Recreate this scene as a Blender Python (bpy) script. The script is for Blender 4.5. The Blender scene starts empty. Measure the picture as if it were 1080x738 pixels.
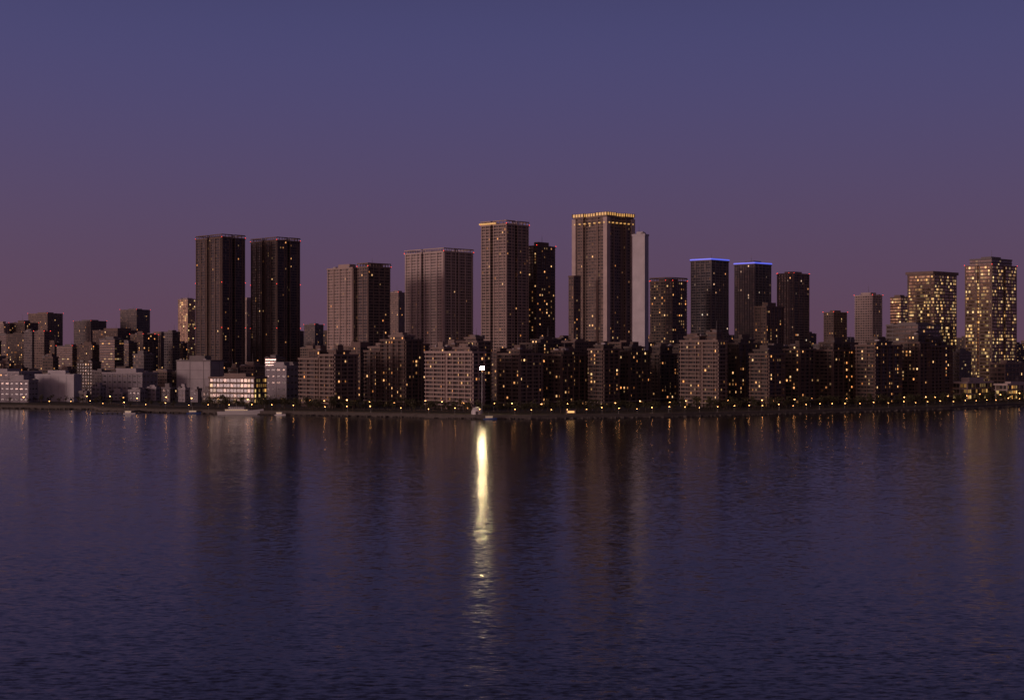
import bpy, math, random
from mathutils import Vector
random.seed(7)
R=random.random
U=random.uniform
scene=bpy.context.scene
scene.view_settings.view_transform='Standard'
scene.view_settings.look='None'
scene.view_settings.exposure=0

# ------------------------------------------------------------------ materials
def newmat(name):
    m=bpy.data.materials.new(name); m.use_nodes=True
    nt=m.node_tree; nt.nodes.clear()
    out=nt.nodes.new('ShaderNodeOutputMaterial')
    b=nt.nodes.new('ShaderNodeBsdfPrincipled')
    nt.links.new(b.outputs[0],out.inputs[0])
    return m,nt,b
def nd(nt,t,**k):
    n=nt.nodes.new(t)
    for a,v in k.items(): setattr(n,a,v)
    return n
def mth(nt,op,a,b=None,c=None,clamp=False):
    n=nt.nodes.new('ShaderNodeMath'); n.operation=op; n.use_clamp=clamp
    for i,x in enumerate((a,b,c)):
        if x is None: continue
        if isinstance(x,(int,float)): n.inputs[i].default_value=x
        else: nt.links.new(x,n.inputs[i])
    return n.outputs[0]
def mixc(nt,f,a,b):
    n=nt.nodes.new('ShaderNodeMix'); n.data_type='RGBA'
    for sock,x in ((n.inputs[0],f),(n.inputs[6],a),(n.inputs[7],b)):
        if isinstance(x,(int,float)): sock.default_value=x
        elif isinstance(x,tuple): sock.default_value=(x[0],x[1],x[2],1)
        else: nt.links.new(x,sock)
    return n.outputs[2]
def plain(name,col,rough=.8,var=.25,scale=.15,metal=0):
    m,nt,b=newmat(name)
    g=nd(nt,'ShaderNodeNewGeometry')
    n=nd(nt,'ShaderNodeTexNoise'); n.inputs['Scale'].default_value=scale; n.inputs['Detail'].default_value=5
    nt.links.new(g.outputs['Position'],n.inputs['Vector'])
    d=tuple(c*(1-var) for c in col); l=tuple(min(1,c*(1+var)) for c in col)
    nt.links.new(mixc(nt,n.outputs[0],d,l),b.inputs['Base Color'])
    b.inputs['Roughness'].default_value=rough; b.inputs['Metallic'].default_value=metal
    return m
def emis(name,col,s):
    m,nt,b=newmat(name)
    b.inputs['Base Color'].default_value=(.3,.3,.3,1)
    b.inputs['Emission Color'].default_value=(*col,1)
    b.inputs['Emission Strength'].default_value=s
    return m
def facade(name,wall,prob,strength=1.6,warm=(1,.34,.09),pale=(1,.62,.28),hw=.32,hv=.27,glass=(.05,.05,.06),curtain=(.17,.14,.13),refl=.3):
    """UVs are in cells: one bay wide, one storey high."""
    m,nt,b=newmat(name)
    uv=nd(nt,'ShaderNodeUVMap'); uv.uv_map='UVMap'
    s=nd(nt,'ShaderNodeSeparateXYZ'); nt.links.new(uv.outputs[0],s.inputs[0])
    oi=nd(nt,'ShaderNodeObjectInfo')
    cu=mth(nt,'FLOOR',s.outputs[0]); cv=mth(nt,'FLOOR',s.outputs[1])
    fu=mth(nt,'FRACT',s.outputs[0]); fv=mth(nt,'FRACT',s.outputs[1])
    cb=nd(nt,'ShaderNodeCombineXYZ')
    nt.links.new(cu,cb.inputs[0]); nt.links.new(cv,cb.inputs[1])
    nt.links.new(mth(nt,'MULTIPLY',oi.outputs['Random'],731.0),cb.inputs[2])
    w=nd(nt,'ShaderNodeTexWhiteNoise'); w.noise_dimensions='3D'; nt.links.new(cb.outputs[0],w.inputs['Vector'])
    sc=nd(nt,'ShaderNodeSeparateColor'); nt.links.new(w.outputs['Color'],sc.inputs[0])
    # slow clustering of occupied flats
    cl=nd(nt,'ShaderNodeTexNoise'); cl.inputs['Scale'].default_value=.23; cl.inputs['Detail'].default_value=1
    nt.links.new(cb.outputs[0],cl.inputs['Vector'])
    pr=mth(nt,'MULTIPLY',mth(nt,'SUBTRACT',cl.outputs[0],.34,clamp=True),prob*5.6)
    lit=mth(nt,'LESS_THAN',w.outputs['Value'],pr)
    halfw=mth(nt,'MULTIPLY_ADD',sc.outputs[0],.16,hw-.14)
    mu=mth(nt,'LESS_THAN',mth(nt,'ABSOLUTE',mth(nt,'SUBTRACT',fu,.5)),halfw)
    mv=mth(nt,'LESS_THAN',mth(nt,'ABSOLUTE',mth(nt,'SUBTRACT',fv,.56)),hv)
    mask=mth(nt,'MULTIPLY',mu,mv)
    cur=mth(nt,'GREATER_THAN',sc.outputs[1],.72)
    gl=mixc(nt,cur,glass,curtain)
    g=nd(nt,'ShaderNodeNewGeometry')
    n=nd(nt,'ShaderNodeTexNoise'); n.inputs['Scale'].default_value=.06; n.inputs['Detail'].default_value=6
    nt.links.new(g.outputs['Position'],n.inputs['Vector'])
    wc=mixc(nt,n.outputs[0],tuple(c*.7 for c in wall),tuple(min(1,c*1.3) for c in wall))
    nt.links.new(mixc(nt,mask,wc,gl),b.inputs['Base Color'])
    nt.links.new(mth(nt,'MULTIPLY_ADD',mask,-.6,.78),b.inputs['Roughness'])
    nt.links.new(mth(nt,'MULTIPLY',mask,refl),b.inputs['Metallic'])
    ec=mixc(nt,sc.outputs[1],warm,pale)
    ec=mixc(nt,mth(nt,'GREATER_THAN',sc.outputs[0],.88),ec,(.75,.82,.7))
    nt.links.new(ec,b.inputs['Emission Color'])
    br=mth(nt,'MULTIPLY_ADD',mth(nt,'POWER',sc.outputs[2],3.2),strength*1.1,strength*.1)
    nt.links.new(mth(nt,'MULTIPLY',mth(nt,'MULTIPLY',lit,mask),br),b.inputs['Emission Strength'])
    try: m.cycles.emission_sampling='NONE'
    except Exception: pass
    return m

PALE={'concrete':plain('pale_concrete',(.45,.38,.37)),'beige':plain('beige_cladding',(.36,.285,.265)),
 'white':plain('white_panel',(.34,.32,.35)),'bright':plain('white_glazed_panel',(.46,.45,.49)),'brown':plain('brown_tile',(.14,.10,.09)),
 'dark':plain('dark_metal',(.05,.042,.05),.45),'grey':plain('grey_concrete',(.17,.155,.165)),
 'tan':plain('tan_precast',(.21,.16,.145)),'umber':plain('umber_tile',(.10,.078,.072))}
roofm=plain('roof_membrane',(.14,.13,.14),.9)
redlamp=emis('aviation_red',(1,.05,.03),2.6)
gold_crown_and_glint=emis('crown_gold_light_and_glint',(1,.50,.13),.6)  # crown lighting; also the emissive colour for reflected gold on one roof edge
bluecrown=emis('crown_blue_light',(.12,.16,1),.8)
ST={}
def style(k,wallcol,slab,prob,**kw): ST[k]=(facade(k+'_facade',wallcol,prob,**kw),PALE[slab])
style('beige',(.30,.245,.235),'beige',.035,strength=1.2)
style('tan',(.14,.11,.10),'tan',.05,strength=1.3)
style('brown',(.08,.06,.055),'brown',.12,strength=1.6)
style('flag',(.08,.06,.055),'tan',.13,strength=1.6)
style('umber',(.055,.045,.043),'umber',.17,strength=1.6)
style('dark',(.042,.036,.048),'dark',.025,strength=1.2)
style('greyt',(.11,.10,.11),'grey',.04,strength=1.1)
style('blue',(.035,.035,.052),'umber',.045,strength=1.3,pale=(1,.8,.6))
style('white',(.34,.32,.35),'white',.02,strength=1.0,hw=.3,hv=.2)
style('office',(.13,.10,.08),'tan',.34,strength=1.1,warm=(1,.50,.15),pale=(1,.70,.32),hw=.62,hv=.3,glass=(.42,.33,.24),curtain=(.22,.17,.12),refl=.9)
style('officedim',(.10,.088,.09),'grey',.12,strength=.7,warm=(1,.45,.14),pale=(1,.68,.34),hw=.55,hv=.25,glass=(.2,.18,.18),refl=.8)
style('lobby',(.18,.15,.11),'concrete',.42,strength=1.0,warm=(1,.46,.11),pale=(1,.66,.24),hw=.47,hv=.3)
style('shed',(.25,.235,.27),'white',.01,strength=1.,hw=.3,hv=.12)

# ------------------------------------------------------------------ mesh builder
class MB:
    def __init__(s): s.v=[];s.f=[];s.m=[];s.uv=[];s.mats=[]
    def mi(s,mat):
        if mat not in s.mats: s.mats.append(mat)
        return s.mats.index(mat)
    def face(s,pts,mat,uv=None):
        i=len(s.v); s.v+=[tuple(p) for p in pts]; s.f.append(tuple(range(i,i+len(pts))))
        s.m.append(s.mi(mat)); s.uv+= uv if uv else [(0.01,0.01)]*len(pts)
    def prism(s,poly,z0,z1,mat,top=None):
        n=len(poly)
        for i in range(n):
            a=poly[i];b=poly[(i+1)%n]
            s.face([(a[0],a[1],z0),(b[0],b[1],z0),(b[0],b[1],z1),(a[0],a[1],z1)],mat)
        s.face([(p[0],p[1],z1) for p in poly],top or mat)
        s.face([(p[0],p[1],z0) for p in reversed(poly)],mat)
    def ring(s,inn,out,z0,z1,mat):
        n=len(inn)
        for i in range(n):
            j=(i+1)%n;a,b,c,d=out[i],out[j],inn[j],inn[i]
            s.face([(a[0],a[1],z0),(b[0],b[1],z0),(b[0],b[1],z1),(a[0],a[1],z1)],mat)
            s.face([(a[0],a[1],z1),(b[0],b[1],z1),(c[0],c[1],z1),(d[0],d[1],z1)],mat)
            s.face([(d[0],d[1],z0),(c[0],c[1],z0),(b[0],b[1],z0),(a[0],a[1],z0)],mat)
            s.face([(c[0],c[1],z0),(d[0],d[1],z0),(d[0],d[1],z1),(c[0],c[1],z1)],mat)
    def box(s,cx,cy,z0,sx,sy,sz,mat,rot=0):
        c,q=math.cos(rot),math.sin(rot)
        P=[(cx+c*x-q*y,cy+q*x+c*y) for x,y in((-sx/2,-sy/2),(sx/2,-sy/2),(sx/2,sy/2),(-sx/2,sy/2))]
        s.prism(P,z0,z0+sz,mat)
    def cyl(s,cx,cy,z0,r0,r1,h,mat,n=8):
        a=[(cx+r0*math.cos(2*math.pi*i/n),cy+r0*math.sin(2*math.pi*i/n),z0) for i in range(n)]
        b=[(cx+r1*math.cos(2*math.pi*i/n),cy+r1*math.sin(2*math.pi*i/n),z0+h) for i in range(n)]
        for i in range(n):
            j=(i+1)%n; s.face([a[i],a[j],b[j],b[i]],mat)
        s.face(b,mat); s.face(a[::-1],mat)
    def obj(s,name,loc=(0,0,0)):
        me=bpy.data.meshes.new(name); me.from_pydata(s.v,[],s.f)
        for m in s.mats: me.materials.append(m)
        me.polygons.foreach_set('material_index',s.m)
        ul=me.uv_layers.new(name='UVMap')
        ul.data.foreach_set('uv',[c for t in s.uv for c in t])
        me.update()
        o=bpy.data.objects.new(name,me); o.location=loc
        scene.collection.objects.link(o); return o

def offset(poly,o):
    n=len(poly);res=[]
    for i in range(n):
        p0=Vector(poly[i-1]);p=Vector(poly[i]);p1=Vector(poly[(i+1)%n])
        d0=(p-p0).normalized();d1=(p1-p).normalized()
        n0=Vector((d0.y,-d0.x));n1=Vector((d1.y,-d1.x))
        m=n0+n1; k=m.dot(n0)
        res.append(tuple(p+m*(o/k)) if abs(k)>1e-4 else tuple(p+n0*o))
    return res
def cen(poly): return (sum(p[0] for p in poly)/len(poly),sum(p[1] for p in poly)/len(poly))
def scaled(poly,k,dx=0,dy=0):
    c=cen(poly); return [(c[0]+(p[0]-c[0])*k+dx,c[1]+(p[1]-c[1])*k+dy) for p in poly]
def lerp(a,b,t): return (a[0]+(b[0]-a[0])*t,a[1]+(b[1]-a[1])*t)
def notched(poly,a=.44,b=.56,dn=2.5):
    r=[]
    for i in range(len(poly)):
        p=poly[i];q=poly[(i+1)%len(poly)]
        d=(Vector(q)-Vector(p)).normalized(); nx,ny=-d.y*dn,d.x*dn
        p1=lerp(p,q,a);p2=lerp(p,q,b)
        r+=[p,p1,(p1[0]+nx,p1[1]+ny),(p2[0]+nx,p2[1]+ny),p2]
    return r
def chamfer(poly,c):
    r=[]
    for i in range(len(poly)):
        p=Vector(poly[i]);a=Vector(poly[i-1]);b=Vector(poly[(i+1)%len(poly)])
        r+=[tuple(p+(a-p).normalized()*c),tuple(p+(b-p).normalized()*c)]
    return r

# Image pixel coordinates, projected out from the bridge deck (50 m above the water, looking along +Y):
# columns and rows are image pixels, used as tangents in units of 1/1500 with 540 = straight ahead, D is the assumed distance in metres.
GZ=3.0; EYE=50.0
def T(b): return (b-540)/1500.0
def H(e,D): return EYE+(369-e)/1500.0*D
def foot(l,s,r,D,th=42):
    th=math.radians(th);S,C=math.sin(th),math.cos(th)
    X=T(s)*D
    w1=(X-T(l)*D)/(C+T(l)*S); w2=(T(r)*D-X)/(S-T(r)*C)
    c=(X,D);L=(X-w1*C,D+w1*S);Rr=(X+w2*S,D+w2*C);B=(L[0]+w2*S,L[1]+w2*C)
    return [c,Rr,B,L]

def building(name,poly,z1,st,fh=3.2,bay=3.6,slab=.5,par=.7,piers=1,pd=.35,pw=.5,z0=GZ,roof='plain',lamps=0,wallmat=None,slabmat=None,mb=None,finish=True,ustart=0):
    fac,sm=ST[st]
    if slabmat: sm=PALE[slabmat]
    if wallmat: fac=PALE[wallmat]
    mb=mb or MB()
    nf=max(1,round((z1-z0)/fh)); fh=(z1-z0)/nf
    n=len(poly)
    for i in range(n):
        a=poly[i];b=poly[(i+1)%n]; L=math.dist(a,b); nb=max(1,round(L/bay)); u0=ustart+i*61
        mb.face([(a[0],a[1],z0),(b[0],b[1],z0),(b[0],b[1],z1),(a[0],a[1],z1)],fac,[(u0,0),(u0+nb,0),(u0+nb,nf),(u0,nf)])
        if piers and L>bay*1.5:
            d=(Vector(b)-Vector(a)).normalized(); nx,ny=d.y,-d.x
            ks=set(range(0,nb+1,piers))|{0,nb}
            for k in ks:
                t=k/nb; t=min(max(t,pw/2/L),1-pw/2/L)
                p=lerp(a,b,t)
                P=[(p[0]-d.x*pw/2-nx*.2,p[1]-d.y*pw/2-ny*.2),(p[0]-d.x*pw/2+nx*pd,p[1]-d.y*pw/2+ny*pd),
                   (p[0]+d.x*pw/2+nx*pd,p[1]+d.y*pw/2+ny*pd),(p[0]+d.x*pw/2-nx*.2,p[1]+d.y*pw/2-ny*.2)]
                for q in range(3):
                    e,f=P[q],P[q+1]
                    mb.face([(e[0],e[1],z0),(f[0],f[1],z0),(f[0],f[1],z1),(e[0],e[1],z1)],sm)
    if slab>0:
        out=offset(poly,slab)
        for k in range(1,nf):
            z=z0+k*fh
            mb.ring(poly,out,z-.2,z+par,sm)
    mb.face([(p[0],p[1],z1) for p in poly],roofm)
    big=offset(poly,max(slab,pd)+.12)
    mb.ring(offset(poly,-.5),big,z1-.35,z1+1.3,sm)
    d=Vector(poly[1])-Vector(poly[0]); rot=math.atan2(d.y,d.x); c=cen(poly)
    if roof!='none':
        ph=U(3,5.5)
        mb.prism(scaled(poly,U(.4,.6)),z1,z1+ph,sm,roofm)
        for _ in range(random.randint(3,7)):
            q=lerp(c,random.choice(poly),U(.35,.8))
            mb.box(q[0],q[1],z1,U(1.5,4),U(1.5,5),U(1,3),random.choice([PALE['grey'],PALE['white'],PALE['dark']]),rot)
        if R()<.5: mb.cyl(c[0]+U(-3,3),c[1],z1+ph,.25,.1,U(5,11),PALE['grey'],5)
    if roof in('gold','blue'):
        o1=offset(poly,max(slab,pd)+.3)
        mb.ring(offset(poly,.05),o1,z1+1.35,z1+(4.2 if roof=='gold' else 2.9),gold_crown_and_glint if roof=='gold' else bluecrown)
        if roof=='gold':
            for i in range(n):
                a=o1[i];b=o1[(i+1)%n]; k=max(1,int(math.dist(a,b)/3.2))
                for q in range(k+1):
                    p=lerp(a,b,q/k); mb.box(p[0],p[1],z1+1.2,.9,.9,3.6,sm,rot)
    if roof=='frame':
        o1=offset(poly,slab+.3)
        mb.ring(offset(poly,-.6),o1,z1+4,z1+5,sm)
        for i in range(n):
            a=o1[i];b=o1[(i+1)%n]; k=max(1,int(math.dist(a,b)/4))
            for q in range(k): 
                p=lerp(a,b,(q+.0)/k); p=lerp(p,c,.02); mb.box(p[0],p[1],z1,.6,.6,4,sm,rot)
    if lamps:
        o2=offset(poly,slab+.3)
        for lv in range(lamps):
            z=z1+1.3-(z1-z0)*lv*.3
            for i,p in enumerate(o2):
                if len(o2)>8 and i%5: continue
                mb.box(p[0],p[1],z,.6,.6,.6,redlamp,rot)
    return mb.obj(name) if finish else mb

def blk(name,l,s,r,top,D,th,st,**k):
    p=foot(l,s,r,D,th)
    if k.pop('notch',0): p=notched(p)
    c=k.pop('cham',0)
    if c: p=chamfer(p,c)
    return building(name,p,H(top,D),st,**k)

# ------------------------------------------------------------------ high-rise towers
blk('residential_tower',207,234,258,251,1700,44,'dark',notch=1,slab=.35,par=.6,lamps=3,roof='frame',piers=3,pd=.8,pw=1.2,slabmat='brown')
blk('residential_tower',265,292,316,254,1740,44,'dark',notch=1,slab=.35,par=.6,lamps=3,roof='frame',piers=3,pd=.8,pw=1.2,slabmat='brown')
# stepped pair tower
p=foot(346,372,386,1510,44); mb=building('x',p,H(283,1510),'beige',finish=False,slab=.8,par=1.1,piers=3,pd=1.0,pw=.9,slabmat='beige')
p=foot(378,388,411,1490,44); building('residential_tower',p,H(282,1490),'dark',mb=mb,slab=.7,piers=2,pd=.8,roof='frame',lamps=1,slabmat='tan',ustart=400)
p=notched(foot(428,468,498,1560,46),.42,.5,3.5)
building('residential_tower',p,H(266,1560),'beige',slab=.9,par=1.2,piers=3,pd=1.1,pw=1.4,lamps=1,roof='frame',slabmat='concrete')
# tall tower with lower wing
p=foot(508,534,557,1490,42); mb=building('x',notched(p,.36,.5,3),H(237,1490),'tan',finish=False,slab=.6,par=.9,piers=2,pd=.8,pw=.8,roof='frame',lamps=1,slabmat='beige')
q=offset(p,1.2); zt=H(237,1490)
for k in range(9):
    a=lerp(q[3],q[0],k/14); mb.box(a[0],a[1],zt+1.4,1.6,1.6,1.6,gold_crown_and_glint,.7)  # golden reflection along the left roof edge, put in as glowing boxes
p=foot(557,566,585,1540,42); building('residential_tower',p,H(260,1540),'brown',mb=mb,slab=.6,piers=2,pd=.7,ustart=400,roof='plain',lamps=1)
# tallest tower: brown body, illuminated crown
p=foot(606,640,667,1440,46)
mb=building('x',notched(p,.28,.72,3),H(228,1440),'tan',finish=False,slab=.9,par=.8,piers=4,pd=1.1,pw=1.3,roof='gold',lamps=0,slabmat='tan')
for i in range(4):   # pale corner shafts
    a=offset(p,-.6)[i]; mb.box(a[0],a[1],GZ,5.2,5.2,H(228,1440)-GZ-.8,PALE['concrete'],math.radians(44))
q=offset(p,1.5); zt=H(233,1440)
for i in range(4):
    for k in range(7):
        a=lerp(q[i],q[(i+1)%4],(k+.5)/7); mb.box(a[0],a[1],zt-2,1.6,1.6,1.3,gold_crown_and_glint,.8)
q=foot(600,605,612,1425,46); building('residential_tower',q,H(292,1425),'brown',mb=mb,slab=.4,ustart=700,roof='none')
# slim pale slab tower beside it
blk('slab_tower',667,680,684,248,1385,30,'white',slab=.06,par=-.1,piers=0,roof='plain',slabmat='bright',wallmat='bright')
blk('residential_tower',683,706,727,297,1560,44,'umber',slab=.7,piers=2,cham=5,roof='frame',lamps=1,slabmat='brown')
blk('residential_tower',729,750,768,275,1640,44,'blue',slab=.5,piers=2,pd=.8,roof='blue',slabmat='grey')
blk('residential_tower',775,796,813,279,1700,46,'blue',slab=.5,piers=2,pd=.8,roof='blue',slabmat='grey')
blk('residential_tower',818,835,855,289,1750,46,'blue',slab=.5,piers=3,pd=.8,roof='plain',lamps=1,slabmat='tan',cham=4)
blk('residential_tower',796,808,826,324,1480,44,'brown',slab=.6,piers=2,pd=.8)
blk('residential_tower',869,879,893,330,1900,46,'tan',slab=.6,piers=2,lamps=1)
blk('residential_tower',902,920,930,312,1900,48,'beige',slab=.8,par=1.1,piers=2,lamps=1,slabmat='concrete')
# office towers on the right
blk('office_tower',939,950,958,314,1950,48,'office',fh=4,bay=2.2,slab=.3,par=.5,piers=0)
p=foot(956,984,1010,1800,48); mb=building('x',chamfer(p,3),H(290,1800),'office',fh=4.1,bay=2.4,slab=.35,par=.6,piers=5,pd=.4,pw=.5,finish=False,roof='plain')
mb.ring(offset(p,-2),offset(p,.9),H(290,1800)+1.5,H(290,1800)+5,PALE['tan']); mb.obj('office_tower')
p=foot(1018,1046,1072,1700,48); mb=building('x',notched(p,.46,.54,2),H(280,1700),'office',fh=4.1,bay=2.4,slab=.35,par=.6,piers=6,pd=.5,pw=.8,finish=False,roof='none',lamps=1)
building('office_tower',scaled(p,.82),H(273,1700),'officedim',z0=H(280,1700),fh=4.1,mb=mb,slab=.3,piers=0,ustart=800,roof='plain')
blk('office_block',935,968,992,343,1500,46,'officedim',fh=4.2,slab=.5,par=.7,piers=2,slabmat='grey')
blk('office_block',1044,1060,1082,384,1400,46,'brown',fh=4,slab=.6,piers=2,slabmat='tan')
blk('office_block',1082,1100,1130,340,1800,48,'officedim',fh=4)
blk('shopping_pavilion',1005,1020,1046,404,1330,46,'lobby',fh=5,bay=4,slab=1.2,par=.2,piers=2)
blk('shopping_pavilion',1050,1062,1090,406,1330,46,'lobby',fh=5,bay=4,slab=1.2,par=.2,piers=2)
blk('office_block',1003,1012,1024,372,1600,46,'officedim',fh=4)

# ------------------------------------------------------------------ waterfront apartment village
def flag(l,s,r,top,D,th=44,st='flag',**k):
    c,Rr,B,L=foot(l,s,r,D,th); z1=H(top,D)
    W1=math.dist(c,L); W2=math.dist(c,Rr)
    mb=MB(); par=U(.55,.95); bay=U(3.1,4.2)
    def cuts(W):
        n=max(1,round(W/26)); t=[0]
        for i in range(1,n): t.append((i+U(-.2,.2))/n)
        return t+[1]
    A=cuts(W1); Bc=cuts(W2) if W2>60 else [0,1]
    us=0
    def q(a,b):
        e=lerp(c,L,a); f=lerp(Rr,B,a); return lerp(e,f,b)
    for i in range(len(A)-1):
        for j in range(len(Bc)-1):
            a0,a1,b0,b1=A[i],A[i+1],Bc[j],Bc[j+1]
            P=[q(a0,b0),q(a0,b1),q(a1,b1),q(a1,b0)]
            if len(A)>2 or len(Bc)>2: P=offset(P,-1.6)
            drop=random.choice([0,0,1,2,3])*3.15 if (i or j) else random.choice([0,0,1])*3.15
            zt=z1-drop; us+=300
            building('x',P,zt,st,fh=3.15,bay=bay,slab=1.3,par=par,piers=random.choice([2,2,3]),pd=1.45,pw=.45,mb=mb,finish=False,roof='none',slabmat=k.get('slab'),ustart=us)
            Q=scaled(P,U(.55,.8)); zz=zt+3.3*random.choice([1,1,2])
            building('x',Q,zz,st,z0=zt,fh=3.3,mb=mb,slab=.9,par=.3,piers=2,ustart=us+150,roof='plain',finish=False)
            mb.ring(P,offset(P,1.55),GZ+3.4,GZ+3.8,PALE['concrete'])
    # recessed glazed link between the wings
    if len(A)>2 or len(Bc)>2:
        Z=offset([c,Rr,B,L],-5)
        building('x',Z,z1-10.5,st,fh=3.15,mb=mb,slab=0,piers=0,roof='none',finish=False,ustart=5000)
    mb.obj('apartment_block')
flag(314,352,379,375,1150,st='brown',slab='tan')
flag(383,427,447,359,1190,slab='brown')
flag(447,498,513,372,1110,slab='beige')
flag(459,503,520,357,1230,slab='tan')
flag(526,548,571,374,1160,slab='tan',st='brown')
flag(572,592,622,371,1190,st='brown',slab='brown')
flag(550,566,602,359,1290,st='umber')
flag(622,636,652,365,1180,st='umber',slab='brown')
flag(653,664,685,367,1210,st='umber')
flag(684,695,713,374,1270,st='umber')
flag(716,757,768,356,1160,slab='tan',st='brown')
flag(768,778,801,363,1200,st='umber')
flag(792,810,826,370,1170,st='umber',slab='brown')
flag(828,843,858,369,1230,st='umber',slab='brown')
flag(856,878,905,370,1250,st='umber',slab='brown')
flag(904,922,950,365,1240,st='umber',slab='brown')
flag(948,970,1006,362,1290,st='umber',slab='brown')
for l,s,r,t,D in [(360,380,400,366,1340),(420,440,452,364,1360),(590,606,628,361,1390),(640,655,690,362,1410),(700,716,735,366,1400),
                  (800,815,835,366,1400),(880,895,915,366,1420),(930,950,975,368,1450),(515,524,545,372,1330)]:
    blk('apartment_block',l,s,r,t,D,44,random.choice(['brown','umber','umber']),slab=1,piers=2)

# ------------------------------------------------------------------ harbour side on the left
blk('warehouse',-60,20,44,393,1330,20,'shed',fh=5,bay=6,slab=.15,par=.1,piers=1,pd=.2,slabmat='white')
blk('warehouse',37,78,86,396,1290,16,'shed',fh=8,bay=9,slab=.12,par=.1,piers=1,pd=.2,wallmat='bright',slabmat='bright')
blk('warehouse',0,30,40,402,1270,18,'shed',fh=5,bay=5,slab=.2,par=.1,piers=2,slabmat='white')
blk('warehouse',186,222,236,381,1420,22,'shed',fh=9,bay=8,slab=.1,par=.1,piers=2,pd=.2,wallmat='white',slabmat='grey')
blk('port_terminal',221,268,281,399,1240,22,'lobby',fh=4.2,bay=3.5,slab=.8,par=.4,piers=2,slabmat='tan')
blk('warehouse',280,302,314,387,1350,24,'shed',fh=6,bay=6,slab=.15,par=.1,piers=2)
blk('warehouse',108,150,166,394,1400,22,'shed',fh=6,bay=6,slab=.2,par=.1,piers=1)
blk('city_building',127,144,158,327,2700,30,'greyt',lamps=1,slabmat='grey')
blk('city_building',98,124,150,349,2000,35,'brown',slabmat='brown')
blk('city_building',188,198,206,316,2300,35,'office',slabmat='beige')
blk('city_building',254,260,268,317,2300,35,'beige',slabmat='beige')
blk('city_building',30,50,66,331,2600,35,'tan',lamps=1)
blk('city_building',10,26,40,341,2400,35,'brown',lamps=1)
blk('city_building',-6,4,10,342,2400,35,'beige')
blk('city_building',78,96,112,339,2700,35,'greyt',lamps=1)
blk('city_building',321,332,341,343,2300,35,'greyt',lamps=1)
blk('city_building',411,420,428,309,2200,35,'tan',slabmat='beige',lamps=1)
blk('city_building',585,592,606,357,1900,40,'brown')
blk('city_building',156,170,184,352,2100,35,'tan')
sts=['tan','brown','greyt','greyt','umber','brown','officedim','umber']
x=-90
while x<345:
    w=U(12,30); D=U(1700,2700)
    blk('city_building',x,x+w*U(.5,.7),x+w,U(350,368),D,U(25,40),random.choice(sts),slab=.4,piers=0,lamps=1 if R()<.3 else 0)
    x+=w*U(.5,.9)
x=-90
while x<330:
    w=U(14,34); D=U(1420,1650)
    blk('low_rise_building',x,x+w*U(.5,.7),x+w,U(374,394),D,U(18,35),random.choice(sts+['shed']),slab=.4,piers=0)
    x+=w*U(.6,1.0)
x=84
while x<225:
    w=U(9,20); D=U(1270,1340)
    blk('harbour_shed',x,x+w*U(.6,.8),x+w,U(404,415),D,U(15,28),random.choice(['shed','greyt','shed','tan','lobby']),fh=4,bay=4.5,slab=.25,par=.15,piers=1)
    x+=w*U(1.0,1.3)
x=320
while x<1180:
    w=U(12,30); D=U(2100,3200)
    blk('city_building',x,x+w*U(.4,.6),x+w,U(352,364),D,U(38,48),random.choice(sts[:6]),slab=.4,piers=0)
    x+=w*U(.6,1.1)

# ------------------------------------------------------------------ land, seawall, promenade
shore=[(-9000,3400),(-3000,1900),(-900,1300),(-443,1222),(-352,1195),(-335,1158),(-254,1122),(-128,1078),(-27,1032),(14,1030),(113,1058),(231,1118),(368,1196),(462,1268),(1200,1700),(3000,2500),(9000,4600)]
grass=plain('park_grass',(.06,.052,.032),.95,.5,.08)
asph=plain('asphalt',(.05,.05,.052),.9,.3,.05)
stone=plain('seawall_stone',(.08,.07,.066),.85,.5,.4)
pave=plain('promenade_paving',(.16,.135,.13),.85,.3,.3)
def inset(d): return [(a,b+d) for a,b in shore]
mb=MB()
mb.face([(a,b,GZ-.6) for a,b in inset(1.5)]+[(30000,40000,GZ-.6),(-30000,40000,GZ-.6)],asph)
mb.obj('ground')
def strip(name,d0,d1,z,mat,h=None,idx=None):
    mb=MB();A=inset(d0);B=inset(d1)
    for i in range(len(A)-1):
        a,b,c,d=A[i],A[i+1],B[i+1],B[i]
        mb.face([(a[0],a[1],z),(b[0],b[1],z),(c[0],c[1],z),(d[0],d[1],z)],mat)
        if h:
            mb.face([(a[0],a[1],z-h),(b[0],b[1],z-h),(b[0],b[1],z),(a[0],a[1],z)],mat)
            mb.face([(c[0],c[1],z-h),(d[0],d[1],z-h),(d[0],d[1],z),(c[0],c[1],z)][::-1],mat)
    return mb.obj(name)
strip('seawall',0,2,GZ-.1,stone,6)
strip('promenade',2,10,GZ-.25,pave,.3)
strip('park_lawn',10,58,GZ+.1,grass,.8)
strip('road',60,70,GZ-.45,asph)
strip('kerb',70,70.4,GZ-.3,pave,.2)
# riprap along the foot of the wall
mb=MB()
for i in range(3,len(shore)-3):
    a,b=shore[i],shore[i+1]; L=math.dist(a,b)
    for k in range(int(L/1.6)):
        p=lerp(a,b,R()); s=U(.8,2.2); mb.box(p[0],p[1]-U(.2,3),-.6,s,s*U(.6,1.2),U(.8,1.7),stone,U(0,3))
mb.obj('riprap')
# breakwater / pier on the left
mb=MB(); deck=plain('pier_deck',(.09,.08,.08),.85,.4,.3)
mb.box(-316,1118,1.0,34,5,.8,deck,-.15)
for k in range(8): mb.cyl(-331+k*4.2,1120-k*.65,-2,.5,.5,3,deck)
mb.box(-300,1130,1.0,3,24,.8,deck,.1)
mb.obj('mooring_pier')

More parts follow.
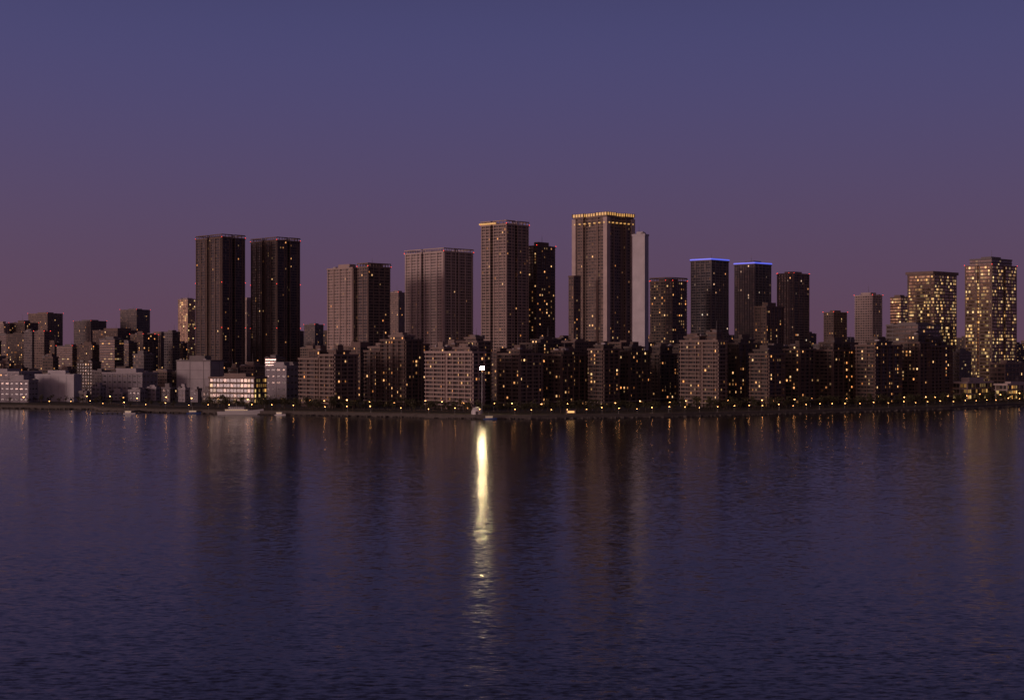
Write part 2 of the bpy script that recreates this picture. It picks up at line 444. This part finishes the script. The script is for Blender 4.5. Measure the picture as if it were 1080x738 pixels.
# ------------------------------------------------------------------ trees
bark=plain('bark',(.06,.045,.035),.9,.3,1)
m,nt,b=newmat('foliage'); g=nd(nt,'ShaderNodeNewGeometry')
n=nd(nt,'ShaderNodeTexNoise'); n.inputs['Scale'].default_value=.5; nt.links.new(g.outputs['Position'],n.inputs['Vector'])
nt.links.new(mixc(nt,n.outputs[0],(.02,.03,.012),(.09,.075,.035)),b.inputs['Base Color']); b.inputs['Roughness'].default_value=.8
leaf=m
def tree(mb,x,y,z,h):
    mb.cyl(x,y,z,.04*h,.015*h,h*.6,bark,5)
    cl=[]
    for k in range(random.randint(6,9)):
        a=U(0,6.28); r=U(.05,.3)*h; cz=z+h*U(.4,.88); c=(x+r*math.cos(a),y+r*math.sin(a),cz); cl.append((c,h*U(.10,.2)))
        mb.face([(x-.1,y,z+h*.35),(x+.1,y,z+h*.35),c],bark)
    for c,r in cl:
        for _ in range(20):
            d=Vector((random.gauss(0,1),random.gauss(0,1),random.gauss(0,.8))).normalized()*r*U(.4,1.15)
            q=Vector(c)+d; s=h*.045*U(.6,1.5)
            e1=Vector((U(-1,1),U(-1,1),U(-1,1))).normalized()*s; e2=Vector((U(-1,1),U(-1,1),U(-1,1))).normalized()*s
            mb.face([q-e1,q-e2*.8,q+e1,q+e2*.8],leaf)
def along(t,d):
    for i in range(len(shore)-1):
        a,b=shore[i],shore[i+1]
        if a[0]<=t<=b[0]:
            f=(t-a[0])/(b[0]-a[0]); return (t,a[1]+(b[1]-a[1])*f+d)
mb=MB(); x=-250
while x<560:
    for _ in range(3):
        p=along(x+U(-3,3),U(18,66)); tree(mb,p[0],p[1],GZ,U(5,11))
    x+=U(3.5,8)
mb.obj('waterfront_trees')
mb=MB(); x=-520
while x<-240:
    p=along(x,U(25,60)); 
    if R()<.7: tree(mb,p[0],p[1],GZ-.3,U(4,9))
    x+=U(3,9)
mb.obj('harbour_trees')

# ------------------------------------------------------------------ street lamps
lampw=emis('lamp_sodium',(1,.42,.12),17)
steel=plain('galvanised_steel',(.3,.3,.31),.5,.1,1,.6)
def lampmesh():
    mb=MB(); mb.cyl(0,0,0,.12,.07,7,steel,6)
    mb.box(0,-.6,7,.12,1.3,.12,steel); mb.box(0,-1.2,6.85,.42,.8,.14,steel)
    mb.box(0,-1.2,6.5,.8,.7,.34,lampw); mb.cyl(0,0,0,.25,.2,.4,steel,6)
    return mb
base=lampmesh().obj('street_lamp'); me=base.data
p=along(-420,9); base.location=(p[0],p[1],GZ-.2)
def addlamp(x,d,s):
    p=along(x,d)
    o=bpy.data.objects.new('street_lamp',me); o.location=(p[0],p[1],GZ-.25); o.rotation_euler[2]=U(-.5,.5)
    o.scale=(s,s,s); scene.collection.objects.link(o)
x=-395
while x<600:
    addlamp(x,U(6,8),U(.5,.72)); x+=U(11,15) if x>-20 else U(16,26)
x=-380
while x<600:
    addlamp(x,U(57,72),U(.8,1.1)); x+=U(10,28)

# bright floodlight mast
flood=emis('floodlight_lens',(1,.76,.40),560)
mb=MB(); 
mb.cyl(0,0,0,.55,.25,34,steel,10)
mb.box(0,0,32.6,3.4,.3,.3,steel); mb.box(0,0,34.2,3.4,.3,.3,steel); mb.cyl(0,0,0,.9,.9,.8,PALE['concrete'],10)
for zz in(32.2,33.8):
    for k in(-1.2,-.4,.4,1.2):
        mb.box(k,-.45,zz,.7,.5,.8,PALE['dark']); mb.box(k,-.73,zz+.08,.56,.06,.64,flood)
mb.obj('floodlight_mast',(T(508.5)*1060,1060,GZ))

# ------------------------------------------------------------------ boats and quay objects
hullw=plain('boat_white',(.5,.5,.52),.35,.05,1); glassd=plain('boat_glass',(.02,.02,.025),.1,.1,1)
hullb=plain('boat_blue',(.05,.10,.3),.35,.05,1)
boatlit=emis('boat_cabin_light',(1,.62,.28),.35)
def boat(name,x,y,L,rot,hm,decks=1):
    mb=MB(); N=9; Wd=L*.2; rows=[]
    for i in range(N):
        t=i/(N-1); w=Wd*.5*(1-max(0,(t-.55)/.45)**2)*(.85+.15*min(1,t*4)); xx=(t-.5)*L; sh=.06*L*t*t
        rows.append([(xx,-w,L*.06+sh),(xx,-w*.75,-.4),(xx,w*.75,-.4),(xx,w,L*.06+sh)])
    for i in range(N-1):
        a,b=rows[i],rows[i+1]
        for k in range(3): mb.face([a[k],a[k+1],b[k+1],b[k]],hm)
        mb.face([a[3],a[0],b[0],b[3]],PALE['grey'])
    mb.face(rows[0],hm)
    z=L*.06
    for d in range(decks):
        l=L*(.5-.16*d); mb.box(-L*.08,0,z,l,Wd*.72,.9,hullw); mb.box(-L*.08,0,z+.9,l-.1,Wd*.70,.75,boatlit if d==0 else glassd)
        k=int(l/1.4)
        for q in range(k+1): mb.box(-L*.08-l/2+l*q/k,0,z+.9,.3,Wd*.73,.75,hullw)
        mb.box(-L*.08,0,z+1.65,l+.6,Wd*.8,.18,hullw); z+=1.83
    mb.cyl(-L*.1,0,z,.1,.05,3,steel,5); mb.box(-L*.1,0,z+1.8,.1,1.6,.1,steel)
    o=mb.obj(name,(x,y,.1)); o.rotation_euler[2]=rot; return o
boat('passenger_boat',T(253)*1100,1104,36,-.1,hullw,2)
boat('moored_boat',T(205)*1118,1116,11,.1,hullb)
boat('moored_boat',T(140)*1120,1110,10,-.2,hullw)
boat('moored_boat',T(296)*1090,1088,9,-.3,hullw)
boat('work_boat',T(517)*1026,1024,10,.1,hullb)
# white dome tent on the promenade
mb=MB(); pr=None
for k in range(6):
    a=k/5*math.pi/2; r=4.2*math.cos(a)+.02; z=4.4*math.sin(a)+1.2
    ring=[(r*math.cos(i*math.pi/8),r*math.sin(i*math.pi/8),z) for i in range(16)]
    if pr:
        for i in range(16): mb.face([pr[i],pr[(i+1)%16],ring[(i+1)%16],ring[i]],hullw)
    pr=ring
mb.cyl(0,0,0,4.3,4.3,1.2,hullw,16); mb.box(0,-4.2,0,1.6,.6,2.3,PALE['dark'])
mb.obj('dome_pavilion',(T(503)*1045,1045,GZ-.2))
mb=MB(); mb.box(0,0,0,7,5,3.2,PALE['tan']); mb.box(0,-2.54,.9,5,.1,1.3,emis('kiosk_window_light',(1,.5,.15),1.2)); mb.box(0,-.6,3.2,8,7,.3,PALE['dark'])
mb.obj('kiosk',(T(602)*1052,1052,GZ-.2))

# ------------------------------------------------------------------ water
m,nt,b=newmat('harbour_water')
b.inputs['Base Color'].default_value=(.010,.005,.007,1)
b.inputs['IOR'].default_value=1.33; b.inputs['Roughness'].default_value=.15
g=nd(nt,'ShaderNodeNewGeometry')
def wav(scale,sx,sy,det,amp,off):
    mp=nd(nt,'ShaderNodeMapping'); mp.inputs['Scale'].default_value=(sx,sy,1); mp.inputs['Location'].default_value=(off,off*2,0); mp.inputs['Rotation'].default_value=(0,0,.12)
    nt.links.new(g.outputs['Position'],mp.inputs[0])
    n=nd(nt,'ShaderNodeTexNoise'); n.inputs['Scale'].default_value=scale; n.inputs['Detail'].default_value=det; n.inputs['Roughness'].default_value=.6
    nt.links.new(mp.outputs[0],n.inputs['Vector'])
    v=nd(nt,'ShaderNodeVectorMath',operation='SUBTRACT'); nt.links.new(n.outputs['Color'],v.inputs[0]); v.inputs[1].default_value=(.5,.5,.5)
    s=nd(nt,'ShaderNodeVectorMath',operation='SCALE'); nt.links.new(v.outputs[0],s.inputs[0]); s.inputs['Scale'].default_value=amp
    return s.outputs[0]
w1=wav(.2,.5,1,2,.07,10); w2=wav(1.0,.5,1,4,.34,50)
ad=nd(nt,'ShaderNodeVectorMath',operation='ADD'); nt.links.new(w1,ad.inputs[0]); nt.links.new(w2,ad.inputs[1])
mp=nd(nt,'ShaderNodeMapping'); mp.inputs['Scale'].default_value=(.4,1,1); nt.links.new(g.outputs['Position'],mp.inputs[0])
ns=nd(nt,'ShaderNodeTexNoise'); ns.inputs['Scale'].default_value=.012; ns.inputs['Detail'].default_value=3; nt.links.new(mp.outputs[0],ns.inputs['Vector'])
sc=nd(nt,'ShaderNodeVectorMath',operation='SCALE'); nt.links.new(ad.outputs[0],sc.inputs[0]); nt.links.new(mth(nt,'MULTIPLY_ADD',ns.outputs[0],1.0,.5),sc.inputs['Scale'])
ml=nd(nt,'ShaderNodeVectorMath',operation='MULTIPLY'); nt.links.new(sc.outputs[0],ml.inputs[0]); ml.inputs[1].default_value=(.7,1,0)
a2=nd(nt,'ShaderNodeVectorMath',operation='ADD'); nt.links.new(ml.outputs[0],a2.inputs[0]); a2.inputs[1].default_value=(0,0,1)
nm=nd(nt,'ShaderNodeVectorMath',operation='NORMALIZE'); nt.links.new(a2.outputs[0],nm.inputs[0])
nt.links.new(nm.outputs[0],b.inputs['Normal'])
mb=MB(); mb.face([(-30000,-3000,0),(30000,-3000,0),(30000,30000,0),(-30000,30000,0)],m); mb.obj('water')

# ------------------------------------------------------------------ sky and light
w=bpy.data.worlds.new('World'); scene.world=w; w.use_nodes=True
nt=w.node_tree; nt.nodes.clear()
out=nd(nt,'ShaderNodeOutputWorld'); bg=nd(nt,'ShaderNodeBackground'); bg2=nd(nt,'ShaderNodeBackground'); add=nd(nt,'ShaderNodeAddShader')
SUNAZ=math.radians(232)
sky=nd(nt,'ShaderNodeTexSky'); sky.sky_type='NISHITA'; sky.sun_disc=False; sky.sun_elevation=math.radians(.5); sky.sun_rotation=SUNAZ; sky.dust_density=2
nt.links.new(sky.outputs[0],bg.inputs[0]); bg.inputs[1].default_value=.005
tc=nd(nt,'ShaderNodeTexCoord'); sp=nd(nt,'ShaderNodeSeparateXYZ'); nt.links.new(tc.outputs['Generated'],sp.inputs[0])
cr=nd(nt,'ShaderNodeValToRGB'); nt.links.new(sp.outputs[2],cr.inputs[0])
def lin(c): return tuple(((v/255+.055)/1.055)**2.4 if v>10 else v/255/12.92 for v in c)+(1,)
el=cr.color_ramp.elements
el[0].position=0; el[0].color=lin((94,67,84))
el[1].position=1; el[1].color=lin((28,22,38))
for p,c in((.05,(90,69,92)),(.11,(84,71,104)),(.17,(77,71,112)),(.24,(69,70,115)),(.30,(52,44,70)),(.42,(32,26,40))):
    e=el.new(p); e.color=lin(c)
cr.color_ramp.interpolation='B_SPLINE'
# afterglow over the place where the sun has set (behind the viewer, to the left)
dt=nd(nt,'ShaderNodeVectorMath',operation='DOT_PRODUCT'); nt.links.new(tc.outputs['Generated'],dt.inputs[0]); dt.inputs[1].default_value=(math.sin(SUNAZ),math.cos(SUNAZ),0)
az=mth(nt,'POWER',mth(nt,'MULTIPLY_ADD',dt.outputs['Value'],.5,.5,clamp=True),5.0)
ez=mth(nt,'POWER',2.718,mth(nt,'MULTIPLY',mth(nt,'ABSOLUTE',sp.outputs[2]),-4.0))
glow=mth(nt,'MULTIPLY',az,ez)
gc=nd(nt,'ShaderNodeVectorMath',operation='SCALE'); gc.inputs[0].default_value=(1.7,.86,.68); nt.links.new(glow,gc.inputs['Scale'])
sm=nd(nt,'ShaderNodeVectorMath',operation='ADD'); nt.links.new(cr.outputs[0],sm.inputs[0]); nt.links.new(gc.outputs[0],sm.inputs[1])
nt.links.new(sm.outputs[0],bg2.inputs[0]); bg2.inputs[1].default_value=1
nt.links.new(bg.outputs[0],add.inputs[0]); nt.links.new(bg2.outputs[0],add.inputs[1]); nt.links.new(add.outputs[0],out.inputs[0])
sl=bpy.data.lights.new('sun','SUN'); sl.energy=.95; sl.angle=math.radians(12); sl.color=(1,.66,.58)
so=bpy.data.objects.new('sun',sl); scene.collection.objects.link(so)
d=Vector((math.sin(SUNAZ),math.cos(SUNAZ),math.tan(math.radians(6))))
so.rotation_euler=d.to_track_quat('Z','Y').to_euler()

cam=bpy.data.cameras.new('camera'); co=bpy.data.objects.new('camera',cam); scene.collection.objects.link(co)
co.location=(0,0,50); co.rotation_euler=(math.radians(90),0,0); cam.lens=50; cam.sensor_width=36; cam.clip_end=60000; cam.clip_start=1
scene.camera=co
